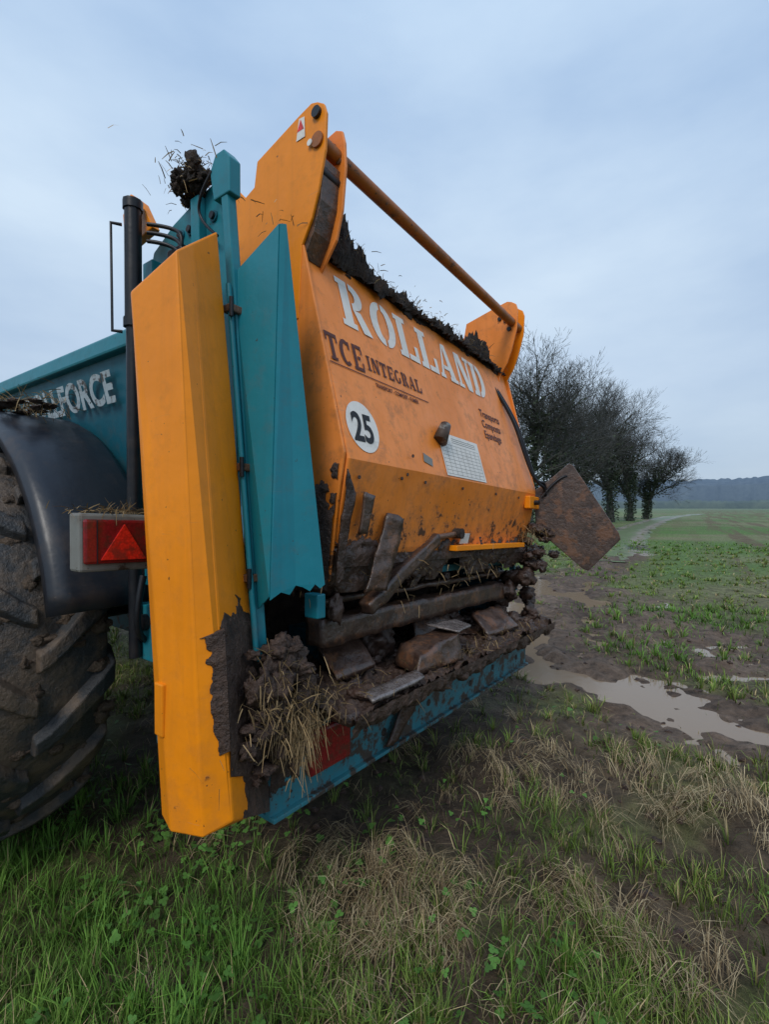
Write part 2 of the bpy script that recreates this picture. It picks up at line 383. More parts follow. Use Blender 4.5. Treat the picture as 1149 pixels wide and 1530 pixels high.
parts.append(blades('s',x,y,rng.uniform(.04,.16,m_),rng.uniform(.0014,.0034,m_)*np.maximum(1,R/2.5),rng.uniform(.9,1.5,m_),scol(m_),STRAWM,.012))
tx,ty=scatter(4600,1.0,7);dr=dryf(tx,ty);cl=fbm(tx*2.5,ty*2.5,45)
p=np.clip(.85*dr*sstep(.36,.52,cl)+.05*sstep(.5,.65,cl),0,1)*(1-mudmask(tx,ty))*(pud(tx,ty)<.1)*(1-.6*lushf(tx,ty));kp=rng.random(len(tx))<p;tx,ty=tx[kp],ty[kp];nt_=len(tx)
nb=26;ti=np.repeat(np.arange(nt_),nb);m_=len(ti);R=np.hypot(tx,ty)[ti];a=rng.uniform(0,2*np.pi,nt_)[ti]+rng.normal(0,.45,m_)
x=tx[ti]+rng.normal(0,.03,m_);y=ty[ti]+rng.normal(0,.03,m_)
parts.append(blades('s',x,y,rng.uniform(.06,.24,m_),rng.uniform(.0012,.0034,m_)*np.maximum(1,R/2.5),rng.uniform(1.05,1.5,m_),scol(m_),STRAWM,.014,a))
join('dry_straw',parts,STRAWM)
x,y=scatter(9000,1.3,4.5);p=(g2(x,y,-1.3,2.1,.8,.5)+.25*lushf(x,y))*sstep(.4,.6,fbm(x*4,y*4,50));kp=rng.random(len(x))<p;x,y=x[kp],y[kp]
V=[];lp=[];cc=[]
for px_,py_,pz_ in zip(x,y,H(x,y)):
    hh=random.uniform(.02,.07);a0=random.uniform(0,6.3);c=np.array([.09,.20,.04])*random.uniform(.6,1.4);r=random.uniform(.005,.011)
    tx,ty=random.uniform(-.5,.5),random.uniform(-.5,.5)
    for q in range(3):
        a=a0+q*2.094;cx,cy=px_+math.cos(a)*r,py_+math.sin(a)*r;b_=len(V)
        for e in range(6):
            ex,ey=r*math.cos(e*1.047),r*math.sin(e*1.047)
            V.append((cx+ex,cy+ey,pz_+hh+(cx+ex-px_)*tx+(cy+ey-py_)*ty));cc.append(c)
        lp+=list(range(b_,b_+6))
nf=len(lp)//6
npmesh('clover_weeds',V,lp,np.arange(nf)*6,np.full(nf,6),[BLADE],np.array(cc))

# ------------------------------------------------------------ lumps
def icot(sub):
    ico=bmesh.new();bmesh.ops.create_icosphere(ico,subdivisions=sub,radius=1)
    r=(np.array([v.co[:] for v in ico.verts]),[[v.index for v in f.verts] for f in ico.faces]);ico.free();return r
IV,IF=icot(4);IV3,IF3=icot(3)
def lumps(name,items,mat,parent=None,shear=True,amp=.3,lo=False):
    V=[];F=[]
    iv,iff=(IV3,IF3) if lo else (IV,IF)
    for (c,r) in items:
        sd=Vector((random.uniform(0,99),random.uniform(0,99),random.uniform(0,99)));b_=len(V)
        for p in iv:
            q=Vector(p);k1=mn.noise(q*1.5+sd);k2=mn.noise(q*3.6+sd);k3=mn.noise(q*9+sd)
            s_=1+amp*k1*1.4+amp*.8*k2+amp*.6*k3
            V.append((c[0]+p[0]*r[0]*s_,c[1]+p[1]*r[1]*s_,c[2]+p[2]*r[2]*s_))
        F+=[[q+b_ for q in f] for f in iff]
    if shear: V=[sh(v) for v in V]
    lp=np.array(F).ravel()
    return npmesh(name,V,lp,np.arange(len(F))*3,np.full(len(F),3),[mat],None,parent,True)
def strands(name,groups,mat,parent,shear=True):
    V=[];lp=[];cc=[]
    for c,sp,m_,L,bias in groups:
        for q in range(m_):
            p=Vector([c[j]+random.gauss(0,sp[j]) for j in range(3)])
            d=Vector((random.gauss(0,1)+bias[0],random.gauss(0,1)+bias[1],random.gauss(0,1)+bias[2])).normalized()*random.uniform(.3,1)*L
            s_=d.cross(Vector((random.random(),random.random(),random.random()))).normalized()*random.uniform(.0007,.0018)
            dr=Vector((0,0,-L*.25*random.random()));b_=len(V)
            V+=[p-s_,p+s_,p+d*.5+s_,p+d*.5-s_,p+d+dr+s_*.5,p+d+dr-s_*.5]
            col=np.array([.38,.26,.13])*random.uniform(.2,1.1);cc+=[col]*6
            lp+=[b_,b_+1,b_+2,b_+3,b_+3,b_+2,b_+4,b_+5]
    if shear: V=[sh(v) for v in V]
    nf=len(lp)//4
    return npmesh(name,[tuple(v) for v in V],lp,np.arange(nf)*4,np.full(nf,4),[mat],np.array(cc),parent)
it=[]
for q in range(520):
    if random.random()<.6: xx=random.uniform(.9,4.2);yy=random.uniform(2.8,9)
    else: xx=random.uniform(-.6,1.9);yy=random.uniform(1.6,3.2)
    r=random.uniform(.004,.016);it.append(((xx,yy,float(H(np.array(xx),np.array(yy)))),(r*1.5,r*1.4,r)))
IV2,IF2=icot(2);sv=(IV3,IF3);IV3,IF3=IV2,IF2
lumps('mud_crumbs',it,MUD,None,False,lo=True,amp=.5)
IV3,IF3=sv
def sticks():
    V=[];lp=[];cc=[]
    for (x0,y0,ang,L) in [(1.55,2.25,.1,.22),(1.60,2.18,-.1,.2),(1.0,2.9,1.4,.12),(.2,1.5,.6,.15),(2.0,2.0,2.2,.2)]:
        z0=float(H(np.array(x0),np.array(y0)))+.03
        d=Vector((math.cos(ang),math.sin(ang),.1));p=Vector((x0,y0,z0))
        for a_,b_ in ((p,p+d*L),(p+d*L*.5,p+d*L*.5+Vector((math.cos(ang+.7),math.sin(ang+.7),.3))*L*.4)):
            for s_ in (Vector((0,0,.003)),Vector((-d.y,d.x,0))*.003):
                k_=len(V);V+=[a_-s_,a_+s_,b_+s_*.4,b_-s_*.4];lp+=[k_,k_+1,k_+2,k_+3];cc+=[np.array([.05,.035,.025])]*4
    nf=len(lp)//4;npmesh('dead_sticks',[tuple(v) for v in V],lp,np.arange(nf)*4,np.full(nf,4),[STRAWM],np.array(cc))
sticks()

# ------------------------------------------------------------ MANURE SPREADER
S=bpy.data.objects.new('manure_spreader',None);scene.collection.objects.link(S)
S.location=(-.394,1.493,0);S.rotation_euler=(0,0,math.atan2(.807,.59))
T=[(-.300,.173,2.10),(-.268,-.008,2.175),(-.200,.0255,2.235),(-.07,.10,2.35)]
B=[(-.300,-.018,.655),(-.268,-.115,.660),(-.200,-.146,.68),(.012,-.03,.555)]
ex=[(-.07,.19,2.33),(-.27,.23,2.12)];eb=[(.0,.10,.60),(-.28,.06,.66)]
v=T+ex+B+eb;v=[(a,b,c+SH*a) for a,b,c in v]
f=[(0,1,2,3,4,5),(6,7,8,9,10,11)]+[(q,(q+1)%6,6+(q+1)%6,6+q) for q in range(6)]
mesh('side_guard',v,f,ORANGE,S,bevel=.006)
def barbox(name,p0,p1,w,mat):
    p0=Vector(p0);p1=Vector(p1);d=(p1-p0).normalized();a=d.cross(Vector((0,1,0))).normalized()*w/2;b_=d.cross(a).normalized()*w/2
    vs=[p+q for p in(p0,p1) for q in (a+b_,a-b_,-a-b_,-a+b_)]
    return mesh(name,vs,[(0,1,2,3),(4,5,6,7),(0,1,5,4),(1,2,6,5),(2,3,7,6),(3,0,4,7)],mat,S,bevel=.006)
barbox('hinge_post',(.005,-.005,1.02),(0,.15,2.60),.036,TEAL)
tube('hinge_pin',[(-.03,-.03,1.05),(-.03,.10,2.20)],.009,TEAL,S)
barbox('hinge_post_far',(2.27,.05,1.02),(2.27,.15,2.35),.038,TEAL)
for wz in (1.28,1.62,2.12):
    vv=-.005+(wz-1.02)*.098
    box('hinge_lug',(-.045,vv-.032,wz-.012),(.025,vv+.01,wz+.012),RUST,S,.004)
    tube('hinge_bolt',[(-.04,vv-.03,wz-.03),(-.04,vv-.03,wz+.03)],.007,BLACK,S)
prism('post_head',[(.105,2.50),(.105,2.61),(.135,2.645),(.18,2.645),(.21,2.60),(.19,2.50)],-.022,.022,TEAL,S)
wv=[(0.0,.116,2.245),(.056,-.04,2.385),(-.038,-.10,1.235),(.0,.0,1.18)]
mesh('deflector_wing_a',wv,[(0,1,2,3)],TEAL,S,solid=.005)
mesh('deflector_wing_b',[(.056,-.041,2.385),(.075,-.05,2.39),(.136,-.155,1.262),(.12,-.15,1.250),(.105,-.143,1.264),(.09,-.135,1.243),(.07,-.125,1.256),(.05,-.115,1.262),(.03,-.11,1.235),(.0,-.105,1.245),(-.038,-.101,1.225)],[tuple(range(11))],TEAL,S,solid=.005)
mesh('deflector_wing_edge',[(.075,-.05,2.39),(.062,-.015,2.38),(.125,-.115,1.262),(.136,-.155,1.262)],[(0,1,2,3)],TEAL,S,solid=.004)
fp=[(.12,.56),(.66,.56),(.70,1.2),(.72,2.36),(.66,2.50),(.52,2.56),(.36,2.60),(.24,2.62),(.22,2.50),(.17,2.44),(.15,2.2)]
prism('side_frame',fp,.03,.045,TEAL,S)
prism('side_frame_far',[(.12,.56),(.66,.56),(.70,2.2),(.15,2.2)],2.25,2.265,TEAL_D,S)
prism('side_frame_rib',[(.28,1.3),(.33,1.3),(.36,2.58),(.31,2.58)],.0,.03,TEAL,S)
for a,b_ in ((.40,2.50),(.46,2.50),(.55,2.42),(.26,2.50),(.6,2.3),(.26,2.4)):
    tube('bolt',[(.015,a,b_),(.03,a,b_)],.013,BLACK,S)
    tube('bolt_washer',[(.024,a,b_),(.03,a,b_)],.020,TEAL_D,S)
box('frame_upright',(-.03,.56,1.2),(.03,.63,2.42),TEAL,S)
box('frame_crossbar',(.05,.52,2.42),(2.25,.62,2.52),TEAL_D,S)
box('beater_bearing',(-.01,.40,2.34),(.03,.50,2.44),BLACK,S,.01)
prism('cylinder_bracket',[(.50,2.50),(.70,2.48),(.72,2.62),(.66,2.68),(.58,2.62)],-.06,-.03,ORANGE,S)
tube('hydraulic_cylinder',[(-.10,.56,1.45),(-.10,.56,2.16)],.025,BLACK,S)
tube('hydraulic_rod',[(-.10,.56,2.16),(-.10,.56,2.58)],.029,BLACK,S)
tube('cylinder_tail',[(-.10,.56,.95),(-.10,.56,1.45)],.022,BLACK,S)
for z_ in (2.58,2.16): tube('cylinder_collar',[(-.10,.56,z_-.02),(-.10,.56,z_+.012)],.034,BLACK,S)
tube('guide_loop',[(-.13,.58,2.12),(-.155,.60,2.12),(-.158,.60,2.50),(-.13,.58,2.50)],.006,BLACK,S,smooth=False)
for q in range(3):
    tube('hydraulic_hose',[(-.08,.50,2.50-.03*q),(-.02,.44,2.50-.03*q),(-.01,.38,2.45-.04*q),(-.02,.42,2.36),(-.03,.48,2.25-.05*q)],.007,BLACK,S)
tube('grease_line',[(-.02,.2,2.60),(-.03,.25,2.55),(-.01,.3,2.48),(.0,.2,2.4)],.005,BLACK,S)
hood=[(.45,2.46),(.13,2.52),(.10,2.48),(-.125,1.68),(-.092,1.52),(-.06,1.36),(-.045,1.31),(.0,1.30),(.45,1.33)]
prism('rear_hood',hood,.29,2.20,ORANGE_H,S,.008)
prism('hood_side_plate',[(.40,2.50),(.10,2.50),(.075,2.46),(-.118,1.70),(-.088,1.53),(-.048,1.25),(.05,1.22),(.40,1.25)],.272,.284,ORANGE_H,S,.003)
prism('hood_side_plate_far',[(.40,2.50),(.10,2.50),(.075,2.46),(-.118,1.70),(-.088,1.53),(-.048,1.35),(.40,1.35)],2.206,2.218,ORANGE_H,S,.003)
ap=[(.0,2.935),(-.03,2.915),(-.042,2.88),(-.036,2.754),(.0,2.62),(.03,2.54),(.08,2.46),(.10,2.2),(.45,2.2),(.49,2.44),(.52,2.83),(.50,2.85),(.40,2.75),(.345,2.77),(.327,2.863),(.093,2.93),(.03,2.945)]
ap2=[(.0,2.90),(-.030,2.885),(-.042,2.84),(-.046,2.75),(-.03,2.60),(.0,2.50),(.08,2.40),(.2,2.44),(.12,2.6),(.08,2.8),(.05,2.89)]
prism('lift_arm_plate',ap,.268,.280,ORANGE,S,.003)
prism('lift_arm_inner',ap2,.365,.377,ORANGE_H,S,.003)
prism('lift_arm_web',[(-.02,2.74),(-.005,2.6),(.03,2.5),(.08,2.42),(.10,2.43),(.05,2.52),(.01,2.62),(-.008,2.75)],.28,.365,MUDR,S,.002)
prism('lift_arm_plate_far',ap,2.20,2.212,ORANGE,S,.003)
prism('lift_arm_inner_far',ap,2.08,2.092,ORANGE_H,S,.003)
tube('lift_bar',[(.26,-.002,2.80),(2.24,-.002,2.80)],.027,paint('bar_paint',(.42,.12,.012),.4,1.0,2.0,3.2),S,res=6)
for uu in (.262,2.217):
    tube('pivot_pin',[(uu-.006,.0,2.895),(uu+.006,.0,2.895)],.020,BLACK,S,res=6)
    tube('arm_hole',[(uu-.005,.03,2.80),(uu+.006,.03,2.80)],.012,WHITE,S,res=6)
for a,b_ in ((.01,2.84),(-.015,2.78),(.05,2.86)):
    tube('arm_bolt',[(.358,a,b_),(.384,a,b_)],.012,RUST,S); tube('arm_bolt',[(2.07,a+.03,b_-.02),(2.10,a+.03,b_-.02)],.014,BLACK,S)
tube('arm_pin',[(.28,.0,2.70),(.37,.0,2.70)],.022,BLACK,S)
mesh('warning_sticker',[(.2655,.06,2.84),(.2655,.105,2.84),(.2655,.09,2.915),(.2655,.062,2.912)],[(0,1,2,3)],WHITE,S)
mesh('warning_sticker_red',[(.2650,.065,2.87),(.2650,.10,2.87),(.2650,.082,2.91)],[(0,1,2)],REDB,S)

SL=.225/.80
EA=Vector((1,0,-SH)).normalized();EB0=Vector((0,.271,.963));NR=EA.cross(EB0).normalized();EB=NR.cross(EA).normalized()
def hp(u,w,off=.003):
    V_=-.125+(w-1.68)*SL
    return Vector((u,V_,w-SH*u))+NR*off
def text(name,body,u,w,size,mat,sx=1,bold=0,align='LEFT',off=.003):
    cu=bpy.data.curves.new(name,'FONT');cu.body=body;cu.size=size;cu.offset=bold;cu.extrude=.0004;cu.align_x=align
    cu.materials.append(mat);o=bpy.data.objects.new(name,cu);scene.collection.objects.link(o);o.parent=S
    p=hp(u,w,off);M=Matrix(((EA.x*sx,EB.x,NR.x,p.x),(EA.y*sx,EB.y,NR.y,p.y),(EA.z*sx,EB.z,NR.z,p.z),(0,0,0,1)))
    o.matrix_local=M;return o
def rect(a,b,c,d): return [(a,b),(c,b),(c,d),(a,d)]
def ring(cx,cy,ro,rp,ri,rj,a0,a1,m_=14):
    o=[(cx+ro*math.cos(t),cy+rp*math.sin(t)) for t in np.linspace(a0,a1,m_)]
    i_=[(cx+ri*math.cos(t),cy+rj*math.sin(t)) for t in np.linspace(a1,a0,m_)]
    return ('ring',o,i_)
hpi=math.pi/2
G={'R':[rect(.1,0,.38,1),rect(0,0,.48,.12),rect(0,.88,.36,1),ring(.44,.72,.40,.28,.14,.14,-hpi,hpi),[(.44,.44),(.70,.44),(1.0,.0),(.68,0)]],
 'O':[ring(.46,.5,.44,.5,.16,.34,hpi,3*hpi),ring(.54,.5,.44,.5,.16,.34,-hpi,hpi)],
 'L':[rect(.1,0,.38,1),rect(0,.88,.50,1),rect(0,0,.36,.12),rect(.42,0,.90,.14),rect(.74,.14,.90,.40)],
 'A':[[(.06,0),(.2,0),(.46,.95),(.40,1)],[(.42,1),(.62,1),(.97,0),(.66,0)],rect(.30,.27,.66,.38),rect(0,0,.28,.1),rect(.56,0,1.04,.1)],
 'N':[rect(.08,0,.22,1),rect(.78,0,.92,1),[(.1,1),(.40,1),(.92,0),(.62,0)],rect(0,0,.34,.1),rect(.64,.9,1.02,1)],
 'D':[rect(.1,0,.38,1),rect(0,0,.36,.12),rect(0,.88,.36,1),ring(.44,.5,.48,.5,.20,.34,-hpi,hpi)],
 'T':[rect(.32,0,.58,.84),rect(.0,.86,.9,1),rect(0,.68,.12,.86),rect(.78,.68,.9,.86),rect(.2,0,.7,.1)],
 'C':[ring(.5,.5,.48,.5,.2,.36,.9,2*math.pi-.9,20),rect(.72,.66,.86,.95)],
 'E':[rect(.1,0,.36,1),rect(0,0,.34,.1),rect(.36,0,.85,.13),rect(.36,.87,.85,1),rect(.40,.44,.66,.56),rect(.73,.13,.85,.34),rect(.73,.66,.85,.87)],
 'I':[rect(.12,0,.38,1),rect(0,0,.5,.1),rect(0,.9,.5,1)],
 'G':[ring(.5,.5,.48,.5,.22,.36,.9,2*math.pi-.5,20),rect(.62,.1,.86,.46)]}
WD={'I':.5,'R':1,'O':.98,'L':.92,'A':1.02,'N':1.0,'D':.94,'T':.9,'C':.92,'E':.88,'G':.95}
def stencil(name,word,u,w,lw,lh,gap,mat):
    V=[];F=[]
    for ch in word:
        for q,pc in enumerate(G[ch]):
            of=.0022+.0004*q;b_=len(V)
            if pc[0]=='ring':
                o_,i_=pc[1],pc[2][::-1]
                for a_,c_ in zip(o_,i_): V+= [hp(u+a_[0]*lw,w+a_[1]*lh,of),hp(u+c_[0]*lw,w+c_[1]*lh,of)]
                for e in range(len(o_)-1): F.append((b_+2*e,b_+2*e+1,b_+2*e+3,b_+2*e+2))
            else:
                V+=[hp(u+a_*lw,w+c_*lh,of) for a_,c_ in pc];F.append(tuple(range(b_,b_+len(pc))))
        u+=WD[ch]*lw+gap
    mesh(name,V,F,mat,S,shear=False)
stencil('lettering_large','ROLLAND',.44,2.225,.183,.200,.016,WHITE)
stencil('lettering_tce','TCE',.30,2.045,.072,.105,.008,TXTD)
stencil('lettering_integral','INTEGRAL',.535,2.065,.049,.062,.008,TXTD)
mesh('lettering_rule',[hp(.30,2.030,.003),hp(.98,2.030,.003),hp(.98,2.034,.003),hp(.30,2.034,.003)],[(0,1,2,3)],TXTD,S,shear=False)
text('lettering_sub','TRANSPORT - COMPOST - FUMIER',.56,2.002,.026,TXTD,.8,.0002)
text('lettering_right','Transports\nComposts\nEpandage',1.58,2.09,.066,TXTD,.95,.0005)
cv=[hp(.41+.092*math.cos(t),1.81+.096*math.sin(t),.0022) for t in np.linspace(0,2*math.pi,41)[:-1]]
mesh('speed_disc',cv,[tuple(range(40))],WHITE,S,shear=False)
text('speed_number','25',.405,1.755,.155,TXTB,.80,.004,'CENTER',.0035)
mesh('info_label',[hp(.99,1.69),hp(1.42,1.69),hp(1.42,1.90),hp(.99,1.90)],[(0,1,2,3)],WHITE,S,shear=False)
V=[];F=[]
for q in range(9):
    w=1.70+q*.018;b_=len(V);V+=[hp(1.0,w,.0035),hp(1.40,w,.0035),hp(1.40,w+.0015,.0035),hp(1.0,w+.0015,.0035)];F.append((b_,b_+1,b_+2,b_+3))
for q in range(9):
    a_=1.0+q*.05;b_=len(V);V+=[hp(a_,1.70,.0039),hp(a_+.002,1.70,.0039),hp(a_+.002,1.846,.0039),hp(a_,1.846,.0039)];F.append((b_,b_+1,b_+2,b_+3))
for q in range(3):
    b_=len(V);V+=[hp(1.12,1.86+.01*q,.0035),hp(1.38,1.86+.01*q,.0035),hp(1.38,1.863+.01*q,.0035),hp(1.12,1.863+.01*q,.0035)];F.append((b_,b_+1,b_+2,b_+3))
mesh('label_print',V,F,GREYP,S,shear=False)
mesh('sticker_old',[hp(.80,1.73),hp(.87,1.715),hp(.88,1.75),hp(.81,1.77)],[(0,1,2,3)],GREYP,S,shear=False)
bpy.ops.mesh.primitive_cone_add(vertices=20,radius1=.036,radius2=.026,depth=.10);o=bpy.context.object;o.name='document_tube';o.data.name='document_tube';o.parent=S
for p_ in o.data.polygons:p_.use_smooth=len(p_.vertices)==4
o.location=hp(1.0,1.88,.025);o.rotation_euler=(0,.6,0);o.data.materials.append(GREYP)
for uu,ww in ((.62,1.64),(.66,1.66),(.8,1.64),(1.15,1.64),(1.55,1.64),(1.9,1.64),(.7,1.74),(.35,1.62)):
    tube('rivet',[(uu,-.12,ww),(uu,-.124,ww)],.007,MUD,S)
box('hood_lip',(1.10,-.115,1.335),(2.02,-.055,1.362),ORANGE,S,.003)
mesh('small_label',[(1.16,-.098,1.37),(1.25,-.098,1.37),(1.25,-.11,1.42),(1.16,-.11,1.42)],[(0,1,2,3)],WHITE,S,solid=.002)
text('small_label_mark','E',1.185,1.375,.05,TXTB,1,.002,off=-.012)
box('latch_bracket',(2.02,-.15,1.58),(2.19,-.11,1.66),ORANGE,S,.006)
tube('latch_bolt',[(2.1,-.18,1.62),(2.1,-.1,1.62)],.016,BLACK,S)
rough_solid('latch_strap',slab([(.36,-.105,1.42),(.40,-.105,1.42),(.43,-.12,1.56),(.37,-.125,1.57)],.014,(0,-1,0)),MUDR,S,.012,.004)
rough_solid('muddy_drive_shaft',[(.47,-.09,1.11),(.97,-.10,1.37),(.97,-.04,1.37),(.47,-.03,1.11),(.45,-.09,1.155),(.95,-.10,1.42),(.95,-.04,1.42),(.45,-.03,1.155)],MUDR,S,.015,.007)
tube('muddy_drive_shaft_rod',[(.94,-.08,1.40),(1.18,-.09,1.42)],.014,RUST,S)
tube('drive_shaft_end',[(1.15,-.12,1.42),(1.15,-.06,1.42)],.026,BLACKM,S)
rough_solid('bent_flap',slab([(.42,-.08,1.20),(.52,-.11,1.20),(.62,-.115,1.47),(.54,-.10,1.50)],.012,(0,-1,0)),MUDR,S,.015,.010)
rough_solid('torn_flap',slab([(.275,-.07,1.24),(.31,-.075,1.25),(.335,-.11,1.56),(.285,-.12,1.64)],.006,(0,-1,0)),MUDW,S,.014,.008)
for q in range(2):
    tube('rear_hose',[(2.0-.04*q,.1,2.40),(2.06-.03*q,-.02,2.2),(2.08,-.10,1.95-.05*q),(2.12,-.15,1.75),(2.2,-.2,1.72+.04*q),(2.3,-.15,1.60)],.010,BLACK,S)
tube('rear_hose_loop',[(2.2,-.16,1.66),(2.24,-.26,1.80),(2.3,-.34,1.80),(2.34,-.30,1.66)],.009,BLACK,S)

box('cavity_back_wall',(.05,.46,.55),(2.25,.48,1.36),BLACKM,S)
rough_solid('muddy_crossbeam',boxv((.30,.01,1.0),(1.98,.10,1.10)),MUDR,S,.018,.008)
box('upper_crossbeam',(.30,.05,1.21),(2.1,.12,1.25),BEAMT,S,.01)
rough_solid('middle_crossbeam',boxv((.30,.05,1.145),(2.1,.12,1.165)),MUDR,S,.020,.008)
box('teal_tab',(.16,-.10,1.14),(.20,-.04,1.22),TEAL,S,.004)
rough_solid('spreading_table',boxv((.22,-.19,.80),(2.28,.45,.828)),MUDW,S,.028,.014)
rough_solid('paddle',[(.66,-.17,.85),(1.0,-.20,.85),(1.12,-.04,.85),(.74,.0,.85),(.70,-.16,.92),(1.0,-.18,.965),(1.1,-.05,.97),(.76,-.02,.94)],MUDR,S,.015,.007)
rough_solid('paddle_shine',slab([(.98,-.19,.975),(1.18,-.15,.965),(1.20,-.05,.98),(.96,-.03,.985)],.008),STEEL,S,.015,.004)
rough_solid('paddle_low',slab([(.30,-.22,.855),(.62,-.23,.86),(.66,-.16,.865),(.34,-.15,.86)],.010),STEEL,S,.015,.007)
rough_solid('paddle_far',slab([(1.45,-.12,.86),(1.8,-.16,.86),(1.86,-.02,.95),(1.5,.0,.95)],.02),MUDR,S,.02,.010)
rough_solid('beater_blade',slab([(1.0,.05,.87),(1.35,.02,.88),(1.4,.12,1.0),(1.05,.12,.98)],.02),MUDR,S,.02,.010)
rough_solid('beater_blade_b',slab([(.36,.0,.86),(.56,-.03,.87),(.62,.12,.98),(.40,.14,.96)],.02),MUDR,S,.02,.010)
lumps('spinner_hub_mud',[((.8,.16,.92),(.10,.09,.09)),((1.5,.16,.90),(.11,.09,.08))],MUDW,S)
box('lower_beam',(.02,-.03,.52),(2.28,-.005,.80),BEAMT,S,.006)
prism('lower_beam_lip',[(-.05,.515),(.10,.515),(.10,.53),(-.05,.53)],.02,2.28,BEAMT,S,.003)
for q,uu in enumerate((.62,.78,.98,1.2,1.42,1.5,1.72,1.95,2.1)):
    w_=(.60,.66,.62,.67)[q%4]
    tube('beam_hole',[(uu,-.032,w_),(uu,-.0312,w_)],.017,BLACKM,S,res=5)
box('rear_lamp',(.17,-.06,.60),(.38,-.032,.75),RED,S,.01)
rough_solid('hanging_flap',slab([(.60,-.05,.55),(.68,-.05,.56),(.98,-.06,.80),(.80,-.06,.80)],.015,(0,-1,0)),MUDW,S,.02,.008)
DP=lambda V_,W_:(2.22+(-V_-.1)*.28,V_,W_)
mesh('deflector_plate_far',[DP(-.10,1.70),DP(-.20,1.78),DP(-.315,1.885),DP(-.34,1.87),DP(-.60,1.44),DP(-.61,1.40),DP(-.585,1.37),DP(-.43,1.19),DP(-.40,1.20),DP(-.12,1.45)],[tuple(range(10))],MUDR,S,solid=.022,bevel=.004)

def mud_sheet(name,O,a,b_,na,nb,maskf,th,mat,seed,nrm):
    O=np.array(O);a=np.array(a);b_=np.array(b_);nrm=np.array(nrm)/np.linalg.norm(nrm)
    A_,B_=np.meshgrid(np.linspace(0,1,na),np.linspace(0,1,nb));A_=A_.ravel();B_=B_.ravel()
    LA,LB=np.linalg.norm(a),np.linalg.norm(b_)
    mk=maskf(A_,B_)+(fbm(A_*LA*14,B_*LB*14,seed)-.5)*.9+(vn(A_*LA*60,B_*LB*60,seed+1)-.5)*.16
    t=sstep(0,.35,mk)*th*(.45+1.1*fbm(A_*LA*22,B_*LB*22,seed+2))+np.where(mk>0,.002,-.01)
    P=O+A_[:,None]*a+B_[:,None]*b_+t[:,None]*nrm
    P[:,2]-=SH*P[:,0]
    idx=(np.arange(nb-1)[:,None]*na+np.arange(na-1)[None,:]).ravel()
    q=np.stack([idx,idx+1,idx+na+1,idx+na],1);keep=(mk[q]>-.02).any(1);q=q[keep]
    return npmesh(name,P,q.ravel(),np.arange(len(q))*4,np.full(len(q),4),[mat],None,S,True)
def addsh(p): return (p[0],p[1],p[2]+SH*p[0])
o0=np.array(addsh(B[2]));a0=np.array(addsh(B[3]))-o0;b0_=(np.array(addsh(T[2]))-o0)*.40
nr=np.cross(a0,b0_);nr=nr/np.linalg.norm(nr)
if nr[1]>0:nr=-nr
def mk1(a,b):
    r=sstep(1.0,.80,b)
    left=np.where(b<.18,1.1*(a-.12),0.5)
    return r*left*1.1-.20+.5*(a-.3)*(b>.62)
mud_sheet('mud_on_guard',o0,a0,b0_,110,260,mk1,.006,MUD,61,nr)
o1=np.array(addsh(B[1]));a1=np.array(addsh(B[2]))-o1;b1=(np.array(addsh(T[1]))-o1)*.40
n1_=np.cross(a1,b1);n1_/=np.linalg.norm(n1_)
if n1_[1]>0:n1_=-n1_
mud_sheet('mud_on_guard_fold',o1,a1,b1,40,260,lambda a,b:np.where((b>.30)&(b<.82),.9*(a-.40),-.6),.004,MUD,63,n1_)
mud_sheet('mud_on_hood_edge',(.28,-.062,1.30),(1.92,0,0),(0,-.045,.26),420,70,lambda a,b:.18-b*1.3+.22*np.sin(a*17)*.8,.008,MUDW,65,(0,-1,-.2))
mud_sheet('mud_on_hood_side',(.268,.32,1.22),(0,-.37,0),(0,-.05,.46),90,110,lambda a,b:.60*(a)-.75*b+.05,.008,MUD,67,(-1,0,0))
mud_sheet('mud_under_hood',(.28,-.03,1.20),(1.95,0,0),(0,-.02,.14),420,60,lambda a,b:-.10+.2*np.sin(a*23)+b*.55,.012,MUDW,69,(0,-1,0))
mud_sheet('mud_on_beam',(.02,-.031,.56),(2.26,0,0),(0,0,.25),460,60,lambda a,b:(b-.66)*1.2+.10*np.sin(a*30)+.35*(a<.06),.012,MUD,71,(0,-1,0))
mud_sheet('mud_on_table',(.2,-.22,.828),(2.1,0,0),(0,.6,.01),420,130,lambda a,b:np.full_like(a,.10),.028,MUD,73,(0,0,1))
mud_sheet('mud_table_edge',(.2,-.205,.76),(2.08,0,0),(0,-.01,.08),420,30,lambda a,b:b*.8-.1,.018,MUD,75,(0,-1,0))
# continuous manure mound along the hood top
nu,nc=640,30;uu=np.linspace(.40,2.14,nu);tt_=np.linspace(0,np.pi,nc);U,TT=np.meshgrid(uu,tt_);U=U.ravel();TT=TT.ravel()
hb=.030+.030*sstep(.95,.5,U)+.060*np.exp(-((U-.54)/.14)**2)+.040*np.exp(-((U-1.85)/.18)**2)+.020*np.exp(-((U-1.25)/.1)**2)+.09*(fbm(U*5,U*0+3,91)-.45)
hb=np.maximum(hb,.010)*sstep(.40,.45,U)*sstep(2.14,2.06,U)
n_=fbm(U*18,TT*3.2,92)+.5*fbm(U*48,TT*8,93)+.35*vn(U*140,TT*22,94)
rad=(.62+.62*(n_-.60)*2.0)
Vv=.175-np.cos(TT)*.095*(1+.6*(n_-.85));Ww=2.488+np.sin(TT)*hb*1.6*np.maximum(rad,.1)+(n_-.95)*.014
Vv-=.03*(fbm(U*9,U*0,96)-.3)*(TT<.9);Ww-=.035*np.maximum(fbm(U*11,U*0,97)-.45,0)*(TT<.4)*3
